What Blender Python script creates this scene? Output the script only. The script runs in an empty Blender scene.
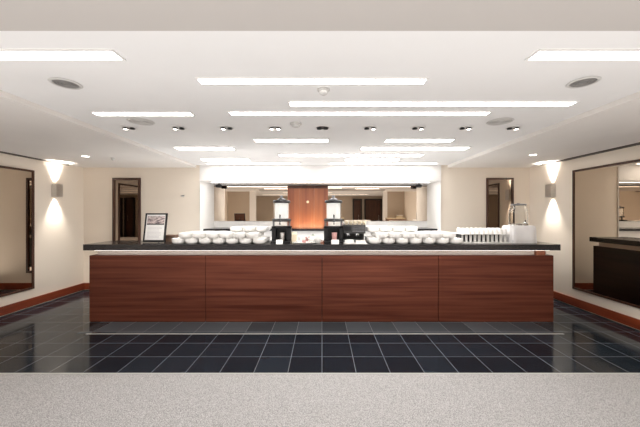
import bpy, bmesh, math, random
from mathutils import Vector, Matrix
random.seed(7)
C = bpy.context.scene.collection
F = 294.0; CX = 322.0; CY = 213.5; H = 1.42
def PX(x, d): return (x - CX) * d / F            # photo column -> metres at depth d
def PZ(y, d): return H - (y - CY) * d / F        # photo row -> height at depth d

# ------------------------------------------------------------------ materials
def mat(name, col, rough=0.5, metal=0.0, emit=None, es=1.0, trans=0.0, ior=1.45, alpha=1.0, spec=0.5, coat=0.0):
    m = bpy.data.materials.new(name); m.use_nodes = True
    b = m.node_tree.nodes['Principled BSDF']
    b.inputs['Base Color'].default_value = (*col, 1)
    b.inputs['Roughness'].default_value = rough
    b.inputs['Metallic'].default_value = metal
    b.inputs['Transmission Weight'].default_value = trans
    b.inputs['IOR'].default_value = ior
    b.inputs['Alpha'].default_value = alpha
    b.inputs['Specular IOR Level'].default_value = spec
    b.inputs['Coat Weight'].default_value = coat
    if emit:
        b.inputs['Emission Color'].default_value = (*emit, 1)
        b.inputs['Emission Strength'].default_value = es
    return m
def nodes(m): return m.node_tree.nodes, m.node_tree.links, m.node_tree.nodes['Principled BSDF']
def coords(m, scale=(1,1,1), loc=(0,0,0)):
    n, l, b = nodes(m)
    tc = n.new('ShaderNodeTexCoord'); mp = n.new('ShaderNodeMapping')
    mp.inputs['Scale'].default_value = scale; mp.inputs['Location'].default_value = loc
    l.new(tc.outputs['Object'], mp.inputs['Vector']); return mp.outputs['Vector']
def noise_mix(m, c1, c2, scale=(1,1,1), nscale=5, detail=4, lo=0.35, hi=0.65, bump=0.0, dist=0.0):
    n, l, b = nodes(m)
    v = coords(m, scale)
    t = n.new('ShaderNodeTexNoise'); t.inputs['Scale'].default_value = nscale; t.inputs['Detail'].default_value = detail
    t.inputs['Distortion'].default_value = dist
    l.new(v, t.inputs['Vector'])
    r = n.new('ShaderNodeValToRGB'); r.color_ramp.elements[0].position = lo; r.color_ramp.elements[1].position = hi
    r.color_ramp.elements[0].color = (*c1, 1); r.color_ramp.elements[1].color = (*c2, 1)
    l.new(t.outputs['Fac'], r.inputs['Fac']); l.new(r.outputs['Color'], b.inputs['Base Color'])
    if bump:
        bp = n.new('ShaderNodeBump'); bp.inputs['Strength'].default_value = bump; bp.inputs['Distance'].default_value = 0.01
        l.new(t.outputs['Fac'], bp.inputs['Height']); l.new(bp.outputs['Normal'], b.inputs['Normal'])
    return m

M = {}
M['ceiling'] = noise_mix(mat('ceiling_paint', (.86,.84,.83), .9), (.88,.875,.87), (.91,.905,.90), nscale=1.5)
M['soffit'] = noise_mix(mat('soffit_paint', (.82,.78,.74), .9), (.83,.80,.77), (.86,.83,.80), nscale=1.5)
M['wall'] = noise_mix(mat('cream_wall_paint', (.84,.76,.66), .85), (.83,.75,.65), (.86,.78,.68), nscale=1.2)
M['white'] = noise_mix(mat('white_paint', (.86,.85,.83), .7), (.85,.84,.82), (.88,.87,.86), nscale=1.2)
M['rear'] = noise_mix(mat('tan_rear_wall', (.50,.42,.34), .85), (.46,.385,.31), (.50,.42,.34), nscale=1.2)
M['mahog'] = noise_mix(mat('mahogany_veneer', (.1,.03,.02), .5, spec=.25), (.088,.021,.011), (.235,.072,.042), scale=(.40,.4,13), nscale=1.8, detail=7, lo=.28, hi=.74, dist=.25)
M['skirt'] = noise_mix(mat('cherry_skirting', (.3,.07,.03), .35), (.19,.035,.014), (.28,.058,.022), scale=(6,.5,8), nscale=2, detail=4)
M['dwood'] = noise_mix(mat('dark_frame_wood', (.05,.02,.012), .35), (.040,.016,.010), (.085,.034,.020), scale=(8,8,.8), nscale=3)
M['orange'] = noise_mix(mat('orange_wood_veneer', (.5,.22,.1), .35), (.20,.065,.040), (.38,.150,.075), scale=(5,5,.25), nscale=2.2, detail=5, lo=.3, hi=.7, dist=.4)
M['top'] = noise_mix(mat('black_stone_worktop', (.02,.02,.022), .18), (.016,.015,.017), (.035,.033,.035), nscale=60)
M['steel'] = noise_mix(mat('brushed_steel', (.7,.68,.66), .35, 1.0), (.62,.60,.58), (.75,.73,.71), scale=(1,1,30), nscale=20)
M['chrome'] = mat('chrome', (.85,.85,.86), .08, 1.0)
M['darksteel'] = noise_mix(mat('dark_steel', (.2,.2,.21), .35, .6), (.15,.15,.16), (.26,.26,.27), scale=(1,1,20), nscale=12)
M['cream_fascia'] = noise_mix(mat('cream_fascia', (.85,.76,.70), .4), (.84,.74,.67), (.90,.82,.77), scale=(.6,1,1), nscale=2)
M['black'] = mat('black_plastic', (.012,.012,.014), .3)
M['dgrey'] = mat('dark_grey', (.045,.044,.044), .5)
M['endwood'] = noise_mix(mat('black_brown_veneer', (.02,.01,.008), .4), (.012,.006,.005), (.028,.013,.010), scale=(.5,.5,8), nscale=2)  # near-black: the end panel's lack of light is put into its colour
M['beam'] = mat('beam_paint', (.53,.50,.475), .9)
M['striprear'] = mat('dim_strip', (1,1,1), .5, emit=(1,.95,.88), es=3.5)
M['led'] = mat('led_tape', (1,1,1), .5, emit=(1,.9,.84), es=4)
M['gap'] = mat('shadow_gap', (.10,.085,.075), .8)
M['grey'] = mat('grey_grille', (.33,.32,.31), .6)
M['lgrey'] = mat('pale_grey', (.66,.65,.63), .6)
M['china'] = mat('white_china', (.93,.92,.90), .22)
M['card'] = mat('white_card', (.95,.95,.94), .7)
M['cloth'] = noise_mix(mat('white_cloth', (.9,.88,.88), .9), (.92,.91,.92), (.97,.96,.96), nscale=9, bump=.2)
M['creamware'] = mat('cream_card', (.80,.70,.52), .5)
M['pink'] = mat('pink_china', (.75,.42,.40), .4)
M['green'] = mat('pale_green', (.45,.52,.42), .5)
M['brown'] = noise_mix(mat('brown_box', (.25,.15,.10), .6), (.22,.13,.09), (.30,.19,.13), nscale=8)
M['glass'] = mat('clear_glass', (.98,.99,.99), .03, trans=1.0, ior=1.3)
M['milk'] = mat('frosted_tube', (.92,.91,.88), .4, emit=(1,.97,.92), es=.45)  # slight emission put in to brighten the tube, which is no lamp
M['mirror'] = mat('bronze_mirror', (.50,.43,.36), .01, 1.0)
M['darkmirror'] = mat('dark_bronze_mirror', (.34,.28,.23), .01, 1.0)  # tint darkened to stand in for a dim reflection of the rear room
M['mirrorbar'] = mat('bar_mirror', (.72,.62,.52), .01, 1.0)
M['strip'] = mat('strip_glow', (1,1,1), .5, emit=(1,.97,.93), es=14.5)
M['spotglow'] = mat('lamp_glow', (1,1,1), .5, emit=(1,.9,.78), es=12.0)
M['cove'] = mat('cove_glow', (1,1,1), .5, emit=(1,.98,.95), es=9.0)
M['carpet'] = noise_mix(mat('grey_carpet', (.4,.38,.38), .95, spec=.1), (.27,.265,.265), (.62,.61,.61), nscale=170, detail=6, lo=.36, hi=.62, bump=.6)
M['photo'] = noise_mix(mat('town_picture', (.4,.3,.28), .4), (.10,.07,.09), (.72,.62,.60), scale=(3,1,9), nscale=6, detail=5, lo=.38, hi=.6)
M['print'] = mat('print_grey', (.55,.55,.58), .8)
M['fabric'] = mat('brown_fabric', (.10,.045,.03), .9)

def tile_material(k=(1,1,1), name='slate_tile'):
    m = mat(name, (.03,.035,.045), .16, spec=.24)
    n, l, b = nodes(m)
    T = .305
    v = coords(m, loc=(0, -(2.61 % T), 0))
    br = n.new('ShaderNodeTexBrick'); br.offset = 0.0; br.squash = 1.0
    br.inputs['Scale'].default_value = 1.0
    br.inputs['Brick Width'].default_value = T; br.inputs['Row Height'].default_value = T
    br.inputs['Mortar Size'].default_value = .0030; br.inputs['Mortar Smooth'].default_value = .2
    br.inputs['Color1'].default_value = (.008*k[0],.013*k[1],.019*k[2],1); br.inputs['Color2'].default_value = (.018*k[0],.027*k[1],.038*k[2],1)
    br.inputs['Mortar'].default_value = (.22,.23,.25,1)
    l.new(v, br.inputs['Vector']); l.new(br.outputs['Color'], b.inputs['Base Color'])
    t = n.new('ShaderNodeTexNoise'); t.inputs['Scale'].default_value = 3.0; t.inputs['Detail'].default_value = 5
    l.new(coords(m), t.inputs['Vector'])
    mr = n.new('ShaderNodeMapRange'); mr.inputs['From Min'].default_value = .3; mr.inputs['From Max'].default_value = .7
    mr.inputs['To Min'].default_value = .05; mr.inputs['To Max'].default_value = .17
    l.new(t.outputs['Fac'], mr.inputs['Value'])
    l.new(mr.outputs['Result'], b.inputs['Roughness'])
    bp = n.new('ShaderNodeBump'); bp.inputs['Strength'].default_value = .06; bp.inputs['Distance'].default_value = .01
    l.new(t.outputs['Fac'], bp.inputs['Height']); l.new(bp.outputs['Normal'], b.inputs['Normal'])
    return m
M['tile'] = tile_material()
M['tile2'] = tile_material((5.2,4.0,3.2), 'pale_slate_tile')
M['tile_edge'] = noise_mix(mat('slate_border', (.07,.08,.09), .3), (.05,.058,.068), (.13,.145,.155), nscale=3.0)
M['trimline'] = mat('pale_trim', (.50,.50,.47), .4)

# ------------------------------------------------------------------ mesh helpers
def box(bm, x0, x1, y0, y1, z0, z1, bev=0.0):
    r = bmesh.ops.create_cube(bm, size=1.0)
    vs = r['verts']
    for v in vs:
        v.co = Vector(((x0+x1)/2 + v.co.x*(x1-x0), (y0+y1)/2 + v.co.y*(y1-y0), (z0+z1)/2 + v.co.z*(z1-z0)))
    if bev:
        es = list({e for v in vs for e in v.link_edges})
        bmesh.ops.bevel(bm, geom=es, offset=bev, segments=2, affect='EDGES', profile=.6)
def lathe(bm, prof, seg=24, c=(0,0,0), axis='z'):
    rings = []
    for r, z in prof:
        ring = []
        if r < 1e-5:
            p = [(0, 0, z)]
        else:
            p = [(r*math.cos(2*math.pi*k/seg), r*math.sin(2*math.pi*k/seg), z) for k in range(seg)]
        for q in p:
            if axis == 'y': q = (q[0], q[2], q[1])
            if axis == 'x': q = (q[2], q[0], q[1])
            ring.append(bm.verts.new((q[0]+c[0], q[1]+c[1], q[2]+c[2])))
        rings.append(ring)
    for a, b in zip(rings, rings[1:]):
        if len(a) == 1 and len(b) == 1: continue
        for k in range(seg):
            k2 = (k+1) % seg
            if len(a) == 1: bm.faces.new((a[0], b[k], b[k2]))
            elif len(b) == 1: bm.faces.new((a[k], b[0], a[k2]))
            else: bm.faces.new((a[k], b[k], b[k2], a[k2]))
    bmesh.ops.recalc_face_normals(bm, faces=bm.faces[:])
def tube(bm, pts, r=.004, seg=8):
    prev = None
    pts = [Vector(p) for p in pts]
    for i, p in enumerate(pts):
        d = (pts[min(i+1, len(pts)-1)] - pts[max(i-1, 0)]).normalized()
        u = d.cross(Vector((0,0,1)))
        if u.length < .05: u = d.cross(Vector((0,1,0)))
        u.normalize(); w = d.cross(u)
        ring = [bm.verts.new(p + r*(math.cos(2*math.pi*k/seg)*u + math.sin(2*math.pi*k/seg)*w)) for k in range(seg)]
        if prev:
            for k in range(seg): bm.faces.new((prev[k], ring[k], ring[(k+1)%seg], prev[(k+1)%seg]))
        else: bm.faces.new(ring[::-1])
        prev = ring
    bm.faces.new(prev)
def obj(name, bm, m, parent=None, smooth=False):
    me = bpy.data.meshes.new(name); bm.to_mesh(me); bm.free()
    me.materials.append(M[m])
    if smooth:
        for p in me.polygons: p.use_smooth = True
        me.set_sharp_from_angle(angle=math.radians(40))
    o = bpy.data.objects.new(name, me); C.objects.link(o)
    if parent: o.parent = parent
    return o
def BM(): return bmesh.new()
def part(name, m, parent, fn, smooth=False):
    bm = BM(); fn(bm); return obj(name, bm, m, parent, smooth)
def bpart(name, m, parent, *b, bev=0.0):
    bm = BM()
    for q in b: box(bm, *q, bev=bev)
    return obj(name, bm, m, parent)
def lpart(name, m, parent, prof, c=(0,0,0), seg=24, axis='z'):
    bm = BM(); lathe(bm, prof, seg, c, axis); return obj(name, bm, m, parent, True)
def tag(o, label, cat, group=None):
    o['label'] = label; o['category'] = cat
    if group: o['group'] = group
    return o
def thing(name, label, cat, loc=(0,0,0), rot=(0,0,0), group=None):
    o = bpy.data.objects.new(name, None); C.objects.link(o)
    o.empty_display_size = .05
    o.location = loc; o.rotation_euler = rot
    return tag(o, label, cat, group)
def struct(name, m, *b):
    o = bpart(name, m, None, *b); o['kind'] = 'structure'; return o
def dup(src, loc, label, rot=None):
    r = src.copy(); C.objects.link(r); r.location = loc
    if rot: r.rotation_euler = rot
    r['label'] = label
    for ch in list(src.children):
        c = ch.copy(); C.objects.link(c); c.parent = r
        for g in list(ch.children):
            d = g.copy(); C.objects.link(d); d.parent = c
    return r

# ------------------------------------------------------------------ room
XL, XR, DB = -4.42, 3.85, 5.45           # side walls, back wall
ZS, ZC = H+.851, H+.896                  # soffit and main ceiling heights
XSL, XSR = -2.33, 2.33                   # soffit steps
RX0, RX1, RD = -2.25, 2.19, 6.13         # recess sides and depth
RZ = 2.008                               # recess ceiling
DR = -6.0                                # far rear wall
struct('floor_tile', 'tile', (XL-.1, XR+.1, 2.61, 3.455, -.05, 0), (XL-.1, XR+.1, 3.455, 6.3, -.05, 0))
struct('floor_border', 'tile2', (-2.90, 2.95, 3.475, 3.85, -.04, .0015))
struct('floor_carpet', 'carpet', (XL-.1, XR+.1, DR-.2, 2.59, -.05, .004))
struct('trim_1', 'trimline', (XL, XR, 2.59, 2.61, -.05, .006))
struct('trim_2', 'trimline', (-2.78, 2.85, 3.455, 3.475, -.05, .002))
# walls
struct('wall_left', 'wall', (XL-.1, XL, DR-.1, DB+.1, 0, ZC+.3))
struct('wall_right', 'wall', (XR, XR+.1, DR-.1, DB+.1, 0, ZC+.3))
struct('wall_back', 'wall', (XL, RX0-.01, DB, DB+.1, 0, ZC+.3), (RX1+.01, XR, DB, DB+.1, 0, ZC+.3))
# white portal: jambs, header and the recess behind the bar
struct('trim_3', 'white', (RX0-.01, RX0, DB-.02, RD, 0, RZ+.02), (RX1, RX1+.01, DB-.02, RD, 0, RZ+.02),
       (RX0-.01, RX1+.01, DB-.02, DB+.10, RZ+.02, ZC+.05))
struct('wall_recess', 'white', (RX0-.1, RX1+.1, RD, RD+.1, 0, RZ+.3))
struct('ceiling_recess', 'white', (RX0, RX1, DB+.10, RD, RZ+.02, RZ+.1))
# ceilings
struct('ceiling', 'ceiling', (XSL, XSR, 1.37, DB+.1, ZC, ZC+.1))
struct('ceiling_side', 'soffit', (XL, XSL, .9, DB, ZS, ZC+.1), (XSR, XR, .9, DB, ZS, ZC+.1))
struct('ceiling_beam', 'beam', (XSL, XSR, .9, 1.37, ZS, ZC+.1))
struct('ceiling_rear', 'ceiling', (XL, XR, DR, .9, H+1.08, H+1.15))
struct('trim_4', 'gap', (XL, XL+.035, .9, DB-.35, ZS-.018, ZS+.0), (XR-.06, XR, .9, DB-.35, ZS-.018, ZS+.0))  # dark strips standing in for the shade in the soffit-to-wall groove
# skirting
struct('baseboard_left', 'skirt', (XL, XL+.02, DR, DB, .015, .135))
struct('baseboard_right', 'skirt', (XR-.02, XR, DR, DB, .015, .135))
struct('baseboard_back', 'skirt', (XL+.02, RX0-.01, DB-.02, DB, .015, .135), (RX1+.01, XR-.02, DB-.02, DB, .015, .135))

# rear half of the room (seen in the mirrors)
struct('wall_rear', 'rear', (XL, XR, DR-.05, DR, 0, 2.6))
struct('wall_partition_left', 'rear', (XL, -3.38, -1.6, -1.5, 0, 2.5))
struct('wall_partition_right', 'rear', (3.05, XR, -1.6, -1.5, 0, 2.5))
struct('trim_5', 'white', (-3.38, -3.10, -1.62, -1.48, 0, 2.5), (2.86, 3.05, -1.62, -1.48, 0, 2.5))
def door(name, x0, x1):
    d = bpart(name, 'dwood', None, (x0+.07, x1-.07, DR+.02, DR+.07, .005, 2.25)); d['kind'] = 'structure'
    bpart('door_frame', 'black', d, (x0, x0+.07, DR, DR+.13, .004, 2.25), (x1-.07, x1, DR, DR+.13, .004, 2.25), (x0, x1, DR, DR+.13, 2.25, 2.32))
    part('door_handle', 'steel', d, lambda bm: tube(bm, [(x1-.2, DR+.09, 1.0), (x1-.2, DR+.12, 1.02), (x1-.2, DR+.12, 1.3), (x1-.2, DR+.09, 1.32)], .01))
door('door_1', 2.62, 3.70); door('door_2', 1.90, 2.46)
for i, (x0, x1, d) in enumerate([(-2.3, .6, -.5), (-.8, 2.0, -1.6), (-2.0, .5, -2.9), (.2, 2.6, -4.2), (-3.4, -1.0, -4.6)]):
    nm = ['first', 'second', 'third', 'fourth', 'fifth'][i]
    t = thing('strip_light', f'white ceiling strip light, {nm} back from the ceiling beam, seen in mirrors', 'ceiling light', ((x0+x1)/2, d, H+1.08), group='strip lights over the rear room')
    w = (x1-x0)/2
    bpart('diffuser', 'striprear', t, (-w, w, -.07, .07, -.012, -.002))
    bpart('trim_frame', 'white', t, (-w-.02, -w, -.09, .09, -.014, 0), (w, w+.02, -.09, .09, -.014, 0), (-w, w, -.09, -.07, -.014, 0), (-w, w, .07, .09, -.014, 0))
t = thing('sideboard', 'low brown sideboard against the rear partition, seen in the bar mirror', 'sideboard', (3.38, -1.28, 0))
bpart('cabinet_body', 'brown', t, (-.42, .42, -.18, .18, .08, 1.18))
bpart('cabinet_top', 'creamware', t, (-.44, .44, -.2, .2, 1.18, 1.22))
bpart('plinth', 'black', t, (-.4, .4, -.16, .16, .004, .08))
t = thing('storage_box', 'cream lidded box on the sideboard, seen in the bar mirror', 'box', (3.55, -1.28, 1.22))
bpart('box_body', 'creamware', t, (-.13, .13, -.1, .1, 0, .10), bev=.004)
bpart('box_lid', 'card', t, (-.135, .135, -.105, .105, .10, .13), bev=.004)

# ------------------------------------------------------------------ wall mirrors
def framed_mirror(name, label, cen, w, h, rot, fr=.04, deep=.03, glass='mirror'):
    t = thing(name, label, 'mirror', cen, (0,0,rot))      # local: x along wall, -y into the room
    bm = BM()
    for b in ((-w/2, -w/2+fr), (w/2-fr, w/2)): box(bm, b[0], b[1], -deep, 0, -h/2, h/2, bev=.003)
    for b in ((-h/2, -h/2+fr), (h/2-fr, h/2)): box(bm, -w/2+fr, w/2-fr, -deep, 0, b[0], b[1], bev=.003)
    obj('frame', bm, 'dwood', t)
    bpart('mirror_glass', glass, t, (-w/2+fr, w/2-fr, -.012, -.004, -h/2+fr, h/2-fr))
    return t
framed_mirror('framed_mirror', 'tall dark-framed mirror on the back wall behind the framed notice', ((-3.87-3.355)/2, DB, 1.2), .515, 1.756, 0, .04, .03, 'darkmirror')
framed_mirror('framed_mirror', 'tall dark-framed mirror on the back wall behind the glass drinks jar', (3.29, DB, 1.2), .50, 1.756, 0, .035, .03, 'darkmirror')
framed_mirror('framed_mirror', 'wide wood-framed wall mirror beside the sconce, opposite the bar end return', (XL, 3.25, 1.175), 2.5, 1.806, math.pi/2, .03, .022)
framed_mirror('framed_mirror', 'wide wood-framed wall mirror reflecting the end of the bar', (XR, 3.25, 1.175), 2.5, 1.806, -math.pi/2, .03, .022)

# sconces
def sconce(label, x, rot):
    t = thing('wall_sconce', label, 'wall light', (x, 4.86 if x < 0 else 4.90, 1.80), (0,0,rot))
    bm = BM()
    for a, b in ((-.06, -.05), (.05, .06)): box(bm, a, b, -.085, -.004, -.105, .105)
    box(bm, -.05, .05, -.085, -.075, -.105, .105); box(bm, -.05, .05, -.015, -.004, -.105, .105)
    obj('housing', bm, 'steel', t)
    bpart('lamp', 'spotglow', t, (-.045, .045, -.07, -.02, -.03, .03))
    for up in (1, -1):
        ld = bpy.data.lights.new('sconce_beam', 'SPOT'); ld.energy = 85; ld.spot_size = math.radians(70); ld.spot_blend = 1.0
        ld.color = (1, .93, .84); ld.shadow_soft_size = .03
        lo = bpy.data.objects.new('sconce_beam', ld); C.objects.link(lo)
        lo.parent = t; lo.location = (0, -.047, .10*up)
        lo.rotation_euler = (math.pi if up > 0 else 0, 0, 0)
sconce('square steel up-and-down wall light on the wall near the framed notice', XL, math.pi/2)
sconce('square steel up-and-down wall light on the wall near the drinks jar', XR, -math.pi/2)

# ------------------------------------------------------------------ ceiling fittings
DC = .896*F
rows = [  # x0, x1, ytop, ybot, label
 (-60,124,49,59.5,'wide white strip light nearest the camera, on the side of the framed notice'),
 (527,700,49,59.5,'wide white strip light nearest the camera, on the side of the drinks jar'),
 (196,428,76.5,84.5,'long central strip light in front of the smoke detector'),
 (289,580,100,106.5,'longest strip light, between the smoke detector and the downlight row'),
 (90,195,111,115.8,'short strip light just in front of the two end downlights by the notice'),
 (228,492,110.5,115.2,'long strip light just in front of the middle downlights'),
 (253,328,138,142.5,'short strip light behind the downlights, above the wooden panel'),
 (384,456,138,142.5,'short strip light just behind the downlights above the coffee machine side'),
 (172,236,146,150,'short strip light in second row behind the downlights, by the framed notice side'),
 (360,472,146,150,'medium strip light in second row behind the downlights, by the jar side'),
 (278,425,153.3,156.7,'central strip light in the third row behind the downlights'),
 (199,251,158,161,'short strip light in the fourth row, by the notice side of the portal'),
 (345,401,158,161,'short strip light in the fourth row, above the coffee machine'),
 (206,300,163.2,165.4,'strip light against the white header on the notice side'),
 (330,438,163.2,165.4,'strip light against the white header on the drinks jar side'),
]
XL0 = []
for x0, x1, yt, yb, lab in rows:
    d0 = DC/(CY-yt); d1 = DC/(CY-yb)
    if d1 > 5.2: d0, d1 = 5.18, 5.32
    ym = (yt+yb)/2; dm = (d0+d1)/2
    X0 = max(PX(x0, d1 if x0 > CX else d0), XSL+.03); X1 = min(PX(x1, d1 if x1 < CX else d0), XSR-.03)
    if x0 < 0 : X1 = PX(124, d1)
    if x1 > 640: X0 = PX(527, d1)
    k_ = .40 if yt < 60 else .31
    d0, d1 = dm-(d1-d0)*k_, dm+(d1-d0)*k_
    t = thing('strip_light', lab, 'ceiling light', ((X0+X1)/2, dm, ZC), group='strip lights in the ceiling')
    w = (X1-X0)/2; hd = (d1-d0)/2
    bpart('diffuser', 'strip', t, (-w, w, -hd, hd, -.006, -.001))
    bpart('trim_frame', 'white', t, (-w-.012, -w, -hd-.012, hd+.012, -.008, 0), (w, w+.012, -hd-.012, hd+.012, -.008, 0),
          (-w, w, -hd-.012, -hd, -.008, 0), (-w, w, hd, hd+.012, -.008, 0))

# adjustable recessed downlights: two heads under one bezel
ords = ['first','second','third','fourth','fifth','sixth','seventh','eighth','ninth']
for i, px in enumerate([129, 178.5, 226.5, 275, 322.5, 370, 418, 465.5, 513]):
    x = PX(px, 3.06)
    t = thing('twin_downlight', f'recessed twin-head ceiling downlight, {ords[i]} in the row counted from the notice side' + (', unlit' if i == 4 else ''), 'downlight', (x, 3.06, ZC), group='row of twin downlights')
    lpart('bezel', 'white', t, [(.075,0),(.082,-.004),(.082,-.007),(.066,-.007),(.066,0)], seg=28)
    lpart('recess_cup', 'dgrey' if i == 4 else 'lgrey', t, [(.066,-.001),(0,-.0015)], seg=28)
    for s in (-1, 1):
        hd = lpart('lamp_head', 'black', t, [(0,.0),(.016,-.001),(.024,-.006),(.026,-.017),(.021,-.019)], c=(s*.034, 0, -.002), seg=16)
        lpart('bulb', 'dgrey' if (i == 4 or (s < 0 and i > 4) or (s > 0 and i < 3)) else 'spotglow', hd, [(.021,-.018),(0,-.0185)], c=(s*.034, 0, -.002), seg=16)
for i in range(9):
    x = PX(129+48*i, 3.06)
    if i == 4: continue
    ld = bpy.data.lights.new('downlight_beam', 'SPOT'); ld.energy = 34; ld.spot_size = math.radians(50); ld.spot_blend = .9
    ld.color = (1,.95,.89); ld.shadow_soft_size = .05
    lo = bpy.data.objects.new('downlight_beam', ld); C.objects.link(lo); lo.location = (x, 3.06, ZC-.03)
    tgt = Vector((x*.95, 4.15, 1.05)); lo.rotation_euler = (tgt-lo.location).to_track_quat('-Z','Y').to_euler()
def louvre(x, y, z, label, r, m='grey'):
    t = thing('air_diffuser', label, 'air vent', (x, y, z))
    prof = []
    lpart('rim', 'lgrey', t, [(r,0),(r+.008,-.004),(r,-.010),(r-.012,-.009),(r-.012,0)], seg=36)
    bm = BM()
    k = r-.018
    while k > .012:
        lathe(bm, [(k, -.002), (k, -.009), (k-.006, -.009), (k-.006, -.002)], 32); k -= .016
    lathe(bm, [(r-.012, -.001), (0, -.0012)], 32)
    obj('grille', bm, m, t, True)
louvre(PX(66,2.02), 2.02, ZC, 'round grey ceiling air vent beside the near strip light, notice side', .085)
louvre(PX(583,2.0), 2.0, ZC, 'round grey ceiling air vent beside the near strip light, drinks jar side', .085)
louvre(PX(141,2.85), 2.85, ZC, 'pale round ceiling air vent close to the first twin downlight', .11, 'lgrey')
louvre(PX(500,2.85), 2.85, ZC, 'pale round ceiling air vent close to the ninth twin downlight', .11, 'lgrey')
def detector(x, y, z, r, label, name='smoke_detector'):
    t = thing(name, label, 'detector', (x, y, z))
    lpart('detector_base', 'lgrey', t, [(r,0),(r,-.010),(r*.8,-.014),(0,-.014)], seg=24)
    lpart('sensor_head', 'lgrey', t, [(r*.72,-.014),(r*.66,-.032),(r*.4,-.040),(0,-.042)], seg=24)
detector(PX(323.5,2.14), 2.12, ZC, .045, 'small round detector behind the long central strip light')
detector(PX(296,2.94), 2.92, ZC, .058, 'domed white detector between the fourth and fifth downlights')
detector(-3.2, 4.5, ZS, .03, 'tiny round sensor on the side soffit behind its downlight')
for x, y, lab in ((-3.50, 4.35, 'small lit round downlight in the soffit near the notice-side wall light'), (3.05, 4.25, 'small lit round downlight in the soffit near the jar-side wall light')):
    t = thing('recessed_downlight', lab, 'downlight', (x, y, ZS))
    lpart('bezel', 'white', t, [(.055,0),(.062,-.005),(.055,-.008),(.046,-.006),(.046,0)], seg=24)
    lpart('bulb', 'spotglow', t, [(.046,-.003),(.03,-.006),(0,-.007)], seg=24)
    ld = bpy.data.lights.new('downlight_beam', 'SPOT'); ld.energy = 30; ld.spot_size = math.radians(85); ld.spot_blend = .9
    ld.color = (1,.93,.85); ld.shadow_soft_size = .04
    lo = bpy.data.objects.new('downlight_beam', ld); C.objects.link(lo); lo.parent = t; lo.location = (0,0,-.02)
t = thing('wall_sensor', 'tiny grey sensor on the cream back wall above the brown box', 'sensor', (PX(183,DB), DB, PZ(196,DB)))
lpart('sensor_base', 'lgrey', t, [(0,-.012),(.018,-.012),(.022,0)], seg=16, axis='y')
part('sensor_arm', 'dgrey', t, lambda bm: tube(bm, [(-.035,-.014,.0),(.03,-.014,.008)], .006))

# ------------------------------------------------------------------ bar counter
FD = 3.85; CT = 1.02
t = thing('bar_counter', 'long mahogany-fronted bar with a black stone top and end return', 'bar counter', (0, 0, 0))
xs = [-3.05, -1.525, 0, 1.525, 3.035]
for a, b in zip(xs, xs[1:]):
    bpart('front_panel', 'mahog', t, (a+.003, b-.003, FD, FD+.03, .004, .87), bev=.002)
bpart('end_panel', 'endwood', t, (3.005, 3.035, FD+.03, 5.03, .004, .87))
bpart('end_panel', 'mahog', t, (-3.05, -3.02, FD+.03, 4.36, .004, .87))
bpart('counter_body', 'dgrey', t, (-3.02, 3.005, FD+.03, 4.30, .004, .868), (2.50, 3.005, 4.30, 5.03, .004, .868))
bpart('support_fascia', 'cream_fascia', t, (-2.99, 2.99, FD+.07, 4.28, .868, .943), (2.55, 2.985, 4.28, 4.98, .868, .943))
bpart('worktop', 'top', t, (-3.09, 3.085, 3.80, 4.36, .942, CT), (2.46, 3.085, 4.36, 5.05, .942, CT), bev=.003)
bpart('led_strip', 'led', t, (-2.97, 2.97, 3.835, 3.850, .936, .941))  # added glow strip, out of view, that brightens the fascia under the worktop
bpart('support_block', 'orange', t, (2.83, 2.95, FD+.03, FD+.07, .868, .943))

# ------------------------------------------------------------------ recess behind the bar
t = thing('back_counter', 'white back bar with thin black worktop set in the white recess', 'counter', (0,0,0))
bpart('cabinet_body', 'white', t, (RX0+.01, RX1-.01, 5.62, RD-.002, .004, 1.09))
bpart('worktop', 'top', t, (RX0+.005, RX1-.005, 5.56, RD-.002, 1.09, 1.13), bev=.003)
MX0, MX1 = RX0+.005, RX1-.005
WX0, WX1 = PX(287.5, 6.07), PX(328, 6.07)
for x0, x1, lab in ((MX0, WX0, 'bar mirror between the portal edge and the wooden panel, notice side'), (WX1, MX1, 'bar mirror between the wooden panel and portal edge, coffee machine side')):
    t = thing('bar_mirror', lab, 'mirror', ((x0+x1)/2, RD, 1.62)); w = (x1-x0)/2
    bpart('mirror_glass', 'mirrorbar', t, (-w, w, -.012, -.003, 1.265-1.62, 1.985-1.62))
    bpart('top_rail', 'dwood', t, (-w, w, -.02, -.003, 1.985-1.62, 2.0-1.62))
t = thing('wood_panel', 'warm orange-brown wood panel between the two bar mirrors', 'panel', ((WX0+WX1)/2, RD, 0)); w = (WX1-WX0)/2
bpart('veneer_leaf', 'orange', t, (-w, -.17, -.05, -.003, 1.131, 1.94)); bpart('veneer_leaf', 'orange', t, (-.168, .13, -.05, -.003, 1.131, 1.94)); bpart('veneer_leaf', 'orange', t, (.132, w, -.05, -.003, 1.131, 1.94))
bpart('top_band', 'dwood', t, (-w, w, -.055, -.003, 1.94, 2.0))
lpart('light_button', 'creamware', t, [(0,-.062),(.02,-.06),(.028,-.05)], c=(0,0,1.66), seg=16, axis='y')  # small pale round disc on the middle leaf
for x, lab in ((PX(219,5.95), 'small black spotlight in the recess corner, notice side'), (PX(419,5.95), 'small black spotlight in the recess corner, drinks jar side')):
    t = thing('spotlight', lab, 'spotlight', (x, 5.95, RZ+.02))
    part('bracket', 'black', t, lambda bm: box(bm, -.012, .012, -.012, .012, -.03, 0))
    lpart('lamp_head', 'black', t, [(0,-.07),(.03,-.06),(.036,.03),(.028,.05),(0,.045)], c=(0,0,-.05), seg=16, axis='x')
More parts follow.
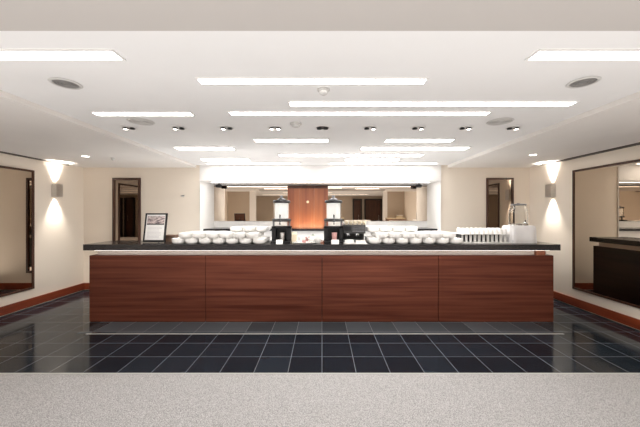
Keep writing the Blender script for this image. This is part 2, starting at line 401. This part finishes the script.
# lights hidden in the recess ceiling slot
t = thing('cove_light', 'bright strip light behind the white header of the bar recess', 'strip light', ((RX0+RX1)/2, 5.66, RZ+.02))
bpart('diffuser', 'cove', t, (-2.1, 2.1, -.04, .04, -.008, -.001))
bpart('trim_frame', 'white', t, (-2.12, 2.12, -.05, -.04, -.01, 0), (-2.12, 2.12, .04, .05, -.01, 0))
# warm picture light on the wood
ld = bpy.data.lights.new('panel_wash', 'AREA'); ld.shape = 'RECTANGLE'; ld.size = .6; ld.size_y = .05; ld.energy = 3.5; ld.color = (1,.72,.42)
lo = bpy.data.objects.new('panel_wash', ld); C.objects.link(lo); lo.location = ((WX0+WX1)/2, 5.88, 1.14); lo.rotation_euler = (math.radians(150), 0, 0)

# ------------------------------------------------------------------ bowls
def bowl_mesh():
    bm = BM()
    lathe(bm, [(0,.006),(.054,.006),(.057,0),(.063,0),(.067,.005),(.080,.016),(.0855,.034),(.0870,.066),(.0880,.072),(.0845,.072),(.0815,.036),(.075,.020),(.060,.011),(0,.010)], 28)
    me = bpy.data.meshes.new('soup_bowl'); bm.to_mesh(me); bm.free(); me.materials.append(M['china'])
    for p in me.polygons: p.use_smooth = True
    return me
BOWL = bowl_mesh()
on = ['first','second','third','fourth','fifth','sixth','seventh','eighth','ninth','tenth','eleventh','twelfth','thirteenth','fourteenth']
def place_bowl(x, y, z, label, group):
    o = bpy.data.objects.new('soup_bowl', BOWL); C.objects.link(o)
    o.location = (x, y, z); o.rotation_euler = (0,0,random.random()*6)
    tag(o, label, 'bowl', group)
TH = .0725
def bowls(x0, anchor, group, third):
    P = .178
    for r, (y, rn) in enumerate(((3.955,'front'), (4.128,'middle'), (4.30-.03,'back'))):
        y = [3.905, 4.083, 4.262][r]
        for k in range(7): place_bowl(x0+k*P, y, CT, f'white bowl {on[k]} from the {anchor}, {rn} row, bottom layer', group)
        for k in range(6): place_bowl(x0+(k+.5)*P, y, CT+TH, f'white bowl {on[k]} from the {anchor}, {rn} row, second layer', group)
        if r > 0:
            for k in third: place_bowl(x0+k*P, y, CT+2*TH, f'white bowl {on[k]} from the {anchor}, {rn} row, top layer', group)
bowls(-1.90, 'framed notice', 'white bowls stacked between the notice and first dispenser', (4,5,6))
bowls(.705, 'coffee machine', 'white bowls stacked between the coffee machine and cups', (0,1,2,3))

# ------------------------------------------------------------------ drink dispensers
def dispenser(x, label, inside):
    t = thing('drinks_dispenser', label, 'drinks dispenser', (x, 4.05, CT)); t.scale = (1.12, 1.12, 1)
    bpart('base', 'black', t, (-.118, .118, -.10, .12, 0, .025), (-.118, -.070, -.02, .12, .025, .225), (.070, .118, -.02, .12, .025, .225), (-.07, .07, .06, .12, .025, .225), (-.118, .118, -.02, .12, .20, .225), bev=.004)
    lpart('drip_cup', inside, t, [(0,0),(.028,0),(.034,.11),(.031,.112),(.025,.006),(0,.006)], c=(.01, -.0, .026))
    bpart('post', 'darksteel', t, (-.108, -.086, -.01, .012, .225, .295)); bpart('post', 'darksteel', t, (.086, .108, -.01, .012, .225, .295))
    lpart('collar', 'dgrey', t, [(.108,.29),(.116,.295),(.116,.322),(.104,.33),(0,.33),(0,.29),(.108,.29)], c=(0,0.01,0))
    lpart('glass_cylinder', 'glass', t, [(.098,.33),(.098,.545),(.094,.545),(.094,.33),(.098,.33)], c=(0,0.01,0), seg=36)
    lpart('inner_tube', 'milk', t, [(0,.332),(.083,.332),(.083,.540),(0,.540)], c=(0,0.01,0))
    lpart('lid', 'black', t, [(0,.545),(.106,.545),(.108,.552),(.108,.57),(.098,.582),(0,.582)], c=(0,0.01,0))
    lpart('lid_knob', 'darksteel', t, [(0,.582),(.05,.582),(.052,.592),(.04,.606),(.02,.615),(.012,.622),(.022,.632),(.016,.645),(0,.648)], c=(0,0.01,0))
    bm = BM()
    tube(bm, [(0,-.085,.31),(0,-.13,.31),(0,-.14,.30),(0,-.14,.255)], .013, 10)
    tp = obj('tap', bm, 'black', t, True)
    part('tap_lever', 'black', tp, lambda bm: (tube(bm, [(0,-.13,.315),(0,-.135,.35),(0,-.125,.385)], .009, 8)), True)
    return t
dispenser(PX(281.5, 4.05), 'glass cylinder drinks dispenser on black base, nearest the white bowls', 'steel')
dispenser(PX(333.5, 4.05), 'glass cylinder drinks dispenser on black base, beside the coffee machine', 'pink')
def tentcard(x, y, w, h, label):
    t = thing('table_card', label, 'card', (x, y, CT), (0,0,0))
    bm = BM()
    for s in (-1, 1):
        f = [bm.verts.new(p) for p in ((-w/2, s*.022, 0), (w/2, s*.022, 0), (w/2, s*.001, h), (-w/2, s*.001, h))]
        bm.faces.new(f)
    o = obj('folded_card', bm, 'card', t)
tentcard(PX(279.5, 3.88), 3.875, .085, .055, 'small white tent card before the dispenser by the bowls')
tentcard(PX(335, 3.88), 3.875, .10, .055, 'small white tent card before the dispenser by the coffee machine')

# ------------------------------------------------------------------ coffee machine
x0, x1 = .297, .595
t = thing('coffee_machine', 'boxy grey and black coffee machine beside the second dispenser', 'coffee machine', ((x0+x1)/2, 4.14, CT)); w = (x1-x0)/2
bpart('housing', 'dgrey', t, (-w, w, .02, .20, 0, .245), (-w, w, -.12, .02, .125, .245), bev=.006)
bpart('drip_tray', 'darksteel', t, (-w, w, -.12, .018, 0, .04), bev=.004)
bpart('cup_rail', 'chrome', t, (-w, w, -.12, -.112, .255, .262), (-w, -w+.008, -.12, .19, .247, .262), (w-.008, w, -.12, .19, .247, .262))
bpart('control_panel', 'black', t, (-w+.01, -.05, -.126, -.121, .165, .225))
bpart('vent_panel', 'darksteel', t, *[(-.03, w-.012, -.125, -.121, .15+.02*k, .158+.02*k) for k in range(4)])
for sx in (-.09, .04):
    g = lpart('brew_group', 'chrome', t, [(0,.125),(.03,.125),(.03,.098),(.022,.088),(0,.088)], c=(sx,-.06,0), seg=18)
    part('handle', 'black', g, lambda bm: tube(bm, [(sx,-.09,.105),(sx,-.16,.098)], .009), True)
for k in range(5):
    o = lpart('cream_cup', 'creamware', None, [(0,.003),(.018,0),(.021,0),(.028,.03),(.03,.045),(.027,.045),(.024,.02),(0,.006)], seg=18)
    o.location = ((x0+.04) + k*.062, 4.09, CT+.2455)
    tag(o, f'small cream cup on top of the coffee machine, {on[k]} from the dispenser', 'cup', 'cream cups on the coffee machine')
t = thing('white_tray', 'white tray in front of the coffee machine', 'tray', (.44, 3.91, CT))
bpart('tray_base', 'china', t, (-.155, .155, -.07, .06, 0, .012), bev=.004)
t = thing('napkin_stack', 'flat stack of white paper napkins on the tray before the coffee machine', 'napkins', (.36, 3.90, CT+.012))
bpart('paper_napkins', 'card', t, *[(-.055+.002*(k%2), .055+.002*(k%2), -.05, .045, .008*k, .008*k+.007) for k in range(5)])
t = thing('sachet_box', 'low white sachet box on the tray before the coffee machine', 'box', (.51, 3.90, CT+.012))
bpart('box_body', 'china', t, (-.06, .06, -.04, .04, 0, .035), bev=.003); bpart('box_slot', 'dgrey', t, (-.045, .045, -.03, .03, .0355, .037))

# ------------------------------------------------------------------ things between the dispensers
t = thing('oval_platter', 'long white platter on the bar between the two dispensers', 'platter', (-.24, 3.96, CT))
lpart('dish', 'china', t, [(0,0),(.15,0),(.175,.012),(.17,.014),(.15,.006),(0,.006)], seg=36); t.scale = (.95,.5,1)
t = thing('milk_carton', 'cream carton with gabled top beside the first dispenser', 'carton', (-.385, 4.10, CT))
bpart('carton_body', 'creamware', t, (-.035, .035, -.035, .035, 0, .11))
bm = BM()
v = [bm.verts.new(p) for p in ((-.035,-.035,.11),(.035,-.035,.11),(.035,.035,.11),(-.035,.035,.11),(-.035,0,.145),(.035,0,.145))]
for f in ((0,1,5,4),(2,3,4,5),(0,4,3),(1,2,5)): bm.faces.new([v[i] for i in f])
obj('gable_top', bm, 'creamware', t)
def mug(x, y, m, label, h=.08, r=.036):
    t = thing('mug', label, 'mug', (x, y, CT))
    lpart('mug_body', m, t, [(0,0),(r*.8,0),(r,.01),(r,h),(r-.004,h),(r-.004,.008),(0,.006)], seg=20)
    part('handle', m, t, lambda bm: tube(bm, [(r-.003,0,h*.25),(r+.02,0,h*.3),(r+.024,0,h*.6),(r-.003,0,h*.8)], .005), True)
mug(-.29, 4.08, 'china', 'white mug beside the cream carton')
mug(-.20, 4.16, 'pink', 'pink mug behind the white teapot', .07)
mug(-.05, 3.99, 'china', 'white mug nearest the second dispenser', .06)
t = thing('teapot', 'small white teapot with round lid between the dispensers', 'teapot', (-.125, 4.10, CT))
lpart('pot_body', 'china', t, [(0,0),(.03,0),(.05,.02),(.056,.045),(.045,.075),(.03,.085),(0,.085)], seg=24)
lpart('pot_lid', 'green', t, [(.03,.085),(.028,.094),(.01,.1),(.008,.106),(.012,.114),(0,.12)], seg=20)
part('spout', 'china', t, lambda bm: tube(bm, [(-.045,0,.035),(-.07,0,.055),(-.082,0,.08)], .008), True)
part('handle', 'china', t, lambda bm: tube(bm, [(.05,0,.03),(.078,0,.035),(.08,0,.065),(.046,0,.07)], .006), True)
for k, (bx, by, mm, lb) in enumerate(((-.32,3.955,'china','small white sugar dish on the platter, carton end'), (-.24,3.955,'pink','small pink sauce dish in the middle of the platter'), (-.16,3.955,'china','small white jam dish on the platter, dispenser end'))):
    o = lpart('small_dish', mm, None, [(0,0),(.02,0),(.034,.03),(.031,.03),(.018,.005),(0,.005)], seg=18); o.location = (bx, by, CT+.007)
    tag(o, lb, 'dish')

# ------------------------------------------------------------------ framed notice and brown box
lean = math.radians(-10)
t = thing('framed_notice', 'black-framed notice with a picture and printed text, leaning back on the bar', 'notice', (PX(154,4.0), 4.0, CT+.008), (lean, 0, math.radians(0)))
w, h = .148, .40
bpart('frame', 'black', t, (-w, -w+.018, -.012, .012, 0, h), (w-.018, w, -.012, .012, 0, h), (-w+.018, w-.018, -.012, .012, 0, .030), (-w+.018, w-.018, -.012, .012, h-.018, h))
bpart('paper', 'card', t, (-w+.018, w-.018, -.004, .002, .030, h-.018)); bpart('backing_board', 'fabric', t, (-w+.018, w-.018, .003, .010, .030, h-.018))
bpart('picture', 'photo', t, (-w+.03, w-.03, -.006, -.0045, .255, h-.04))
bpart('picture_band', 'dgrey', t, (-w+.03, w-.03, -.0065, -.0045, .240, .256))
bpart('printed_lines', 'print', t, *[(-w+.045, w-.045-random.random()*.05, -.0055, -.0045, .06+.018*k, .064+.018*k) for k in range(9)])
part('easel_leg', 'black', t, lambda bm: tube(bm, [(0,.012,.28),(0,.118,.018)], .006))
t = thing('wooden_box', 'small brown box on the bar between the notice and bowls', 'box', (PX(171.5,4.22), 4.22, CT))
bpart('box_body', 'brown', t, (-.075, .075, -.06, .06, 0, .075), bev=.003); bpart('box_lid', 'brown', t, (-.08, .08, -.065, .065, .075, .095), bev=.003)
bpart('clasp', 'black', t, (.035, .07, -.068, -.061, .02, .06))

# ------------------------------------------------------------------ cups by the glass jar
gx0 = PX(459, 4.0)
t = thing('cup_tray', 'white tray carrying the white cups beside the bowls', 'tray', ((gx0+2.52)/2, 4.05, CT)); w = (2.52-gx0)/2
bpart('tray_base', 'china', t, (-w-.01, w-.0, -.13, .13, 0, .012), bev=.004)
t = thing('cup_rack', 'black upright rack dividing rows of white cups', 'rack', ((gx0+2.52)/2, 4.14, CT+.012))
bpart('back_board', 'black', t, (-w+.01, w-.02, -.006, .006, 0, .108))
bpart('end_board', 'black', t, (-w+.0, -w+.01, -.17, .006, 0, .108)); 
bpart('shelf', 'china', t, (-w+.0, w-.02, -.23, .10, .108, .113))
prof = [(0,0),(.018,0),(.021,.01),(.0225,.1),(.0205,.1),(.019,.012),(0,.008)]
bm = BM(); lathe(bm, prof, 18)
tube(bm, [(0,-.021,.03),(0,-.034,.035),(0,-.036,.06),(0,-.021,.07)], .003, 6)
TUM = bpy.data.meshes.new('tall_cup'); bm.to_mesh(TUM); bm.free(); TUM.materials.append(M['china'])
bm = BM(); lathe(bm, [(0,.075),(.018,.075),(.022,.07),(.027,.004),(.028,0),(.025,0),(.02,.066),(0,.07)], 18)
INV = bpy.data.meshes.new('upturned_cup'); bm.to_mesh(INV); bm.free(); INV.materials.append(M['china'])
for me in (TUM, INV):
    for p in me.polygons: p.use_smooth = True
n = 11
for k in range(n):
    x = gx0 + .035 + k*(2.52-gx0-.07)/(n-1)
    o = bpy.data.objects.new('tall_cup', TUM); C.objects.link(o); o.location = (x, 3.99, CT+.012); o.scale = (.82,.82,.95); o.rotation_euler = (0,0,.0)
    tag(o, f'slim white cup on the tray below the shelf, {on[k]} from the bowls', 'cup', 'slim white cups under the rack shelf')
for r, yy in enumerate((3.945, 4.01, 4.075, 4.14)):
    for k in range(n-1):
        x = gx0 + .04 + k*.0605
        o = bpy.data.objects.new('upturned_cup', INV); C.objects.link(o); o.location = (x+(r%2)*.02, yy, CT+.125)
        tag(o, f'upturned white cup {on[k]} from the bowls, {on[r]} row from the front of the shelf', 'cup', 'upturned white cups on the rack shelf')

# white cloth-covered riser
def cloth_riser():
    bm = BM(); nx, ny, nz = 28, 20, 14
    import math as mt
    seg = 72; rings = []
    hx, hy, hz = .185, .13, .235
    for j in range(nz+1):
        z = hz*(1-j/nz); ring = []
        for k in range(seg):
            a = 2*mt.pi*k/seg
            c, s = mt.cos(a), mt.sin(a)
            e = .42
            x = hx*mt.copysign(abs(c)**e, c); y = hy*mt.copysign(abs(s)**e, s)
            f = 1 + .10*(j/nz)*(.5+.5*mt.sin(9*a+.6)) + .02*mt.sin(17*a+1)*(j/nz)
            f *= {0: .86, 1: .95, 2: .985}.get(j, 1)
            f += .02*mt.sin(3*a+z*14)
            ring.append(bm.verts.new((x*f, y*f, z if j != 1 else z+.009)))
        rings.append(ring)
    for a, b in zip(rings, rings[1:]):
        for k in range(seg): bm.faces.new((a[k], b[k], b[(k+1)%seg], a[(k+1)%seg]))
    bm.faces.new(rings[0])
    bmesh.ops.recalc_face_normals(bm, faces=bm.faces[:])
    return bm
o = obj('draped_riser', cloth_riser(), 'cloth', None, True); o.location = (2.72, 4.08, CT)
tag(o, 'white cloth draped over a box riser under the glass drinks jar', 'cloth')
t = thing('glass_jar', 'clear glass drinks jar with chrome lid and tap on the white riser', 'drinks jar', (2.735, 4.10, CT+.236))
lpart('jar_glass', 'glass', t, [(0,.004),(.10,.004),(.115,.02),(.118,.16),(.112,.21),(.092,.245),(.090,.275),(.086,.275),(.088,.243),(.107,.207),(.113,.16),(.110,.024),(.097,.010),(0,.010)], seg=36)
lpart('jar_lid', 'darksteel', t, [(0,.276),(.095,.276),(.098,.281),(.098,.292),(.09,.297),(.02,.300),(.016,.308),(0,.310)], seg=32)
lpart('jar_ring', 'chrome', t, [(.119,.0),(.122,.002),(.122,.016),(.118,.018)], seg=32)
tp = part('tap', 'chrome', t, lambda bm: tube(bm, [(0,-.112,.045),(0,-.15,.045),(0,-.155,.025)], .009), True)
part('tap_lever', 'black', tp, lambda bm: tube(bm, [(0,-.145,.05),(0,-.145,.075)], .006), True)

# added fill: unseen floor-level area lamps put in to brighten ceiling and room
def added_fill(name, x, y, z, sx, sy, e, col=(1,.975,.955)):
    ld = bpy.data.lights.new(name, 'AREA'); ld.shape = 'RECTANGLE'; ld.size = sx; ld.size_y = sy; ld.energy = e; ld.color = col
    lo = bpy.data.objects.new(name, ld); C.objects.link(lo); lo.location = (x, y, z); lo.rotation_euler = (math.pi, 0, 0)
added_fill('uplight_front', -.25, .2, .12, 7.6, 2.2, 102)
added_fill('uplight_bar', -.4, 4.85, .25, 5.2, .8, 42)
added_fill('uplight_rear', -.25, -3.8, .12, 6.5, 3.0, 55)
# ------------------------------------------------------------------ world, camera, colour
w = bpy.data.worlds.new('World'); bpy.context.scene.world = w; w.use_nodes = True
w.node_tree.nodes['Background'].inputs['Color'].default_value = (1,.96,.92,1); w.node_tree.nodes['Background'].inputs['Strength'].default_value = .3
cd = bpy.data.cameras.new('camera'); cam = bpy.data.objects.new('camera', cd); C.objects.link(cam)
cd.sensor_width = 36; cd.lens = F/640*36; cd.shift_x = -2/640; cd.shift_y = 0; cd.clip_start = .05
cam.location = (0, 0, H); cam.rotation_euler = (math.pi/2, 0, 0)
sc = bpy.context.scene; sc.camera = cam
sc.view_settings.view_transform = 'Standard'; sc.view_settings.look = 'None'; sc.view_settings.exposure = 0.0
sc.cycles.use_denoising = True; sc.cycles.max_bounces = 14; sc.cycles.diffuse_bounces = 8; sc.cycles.glossy_bounces = 6; sc.cycles.sample_clamp_indirect = 6
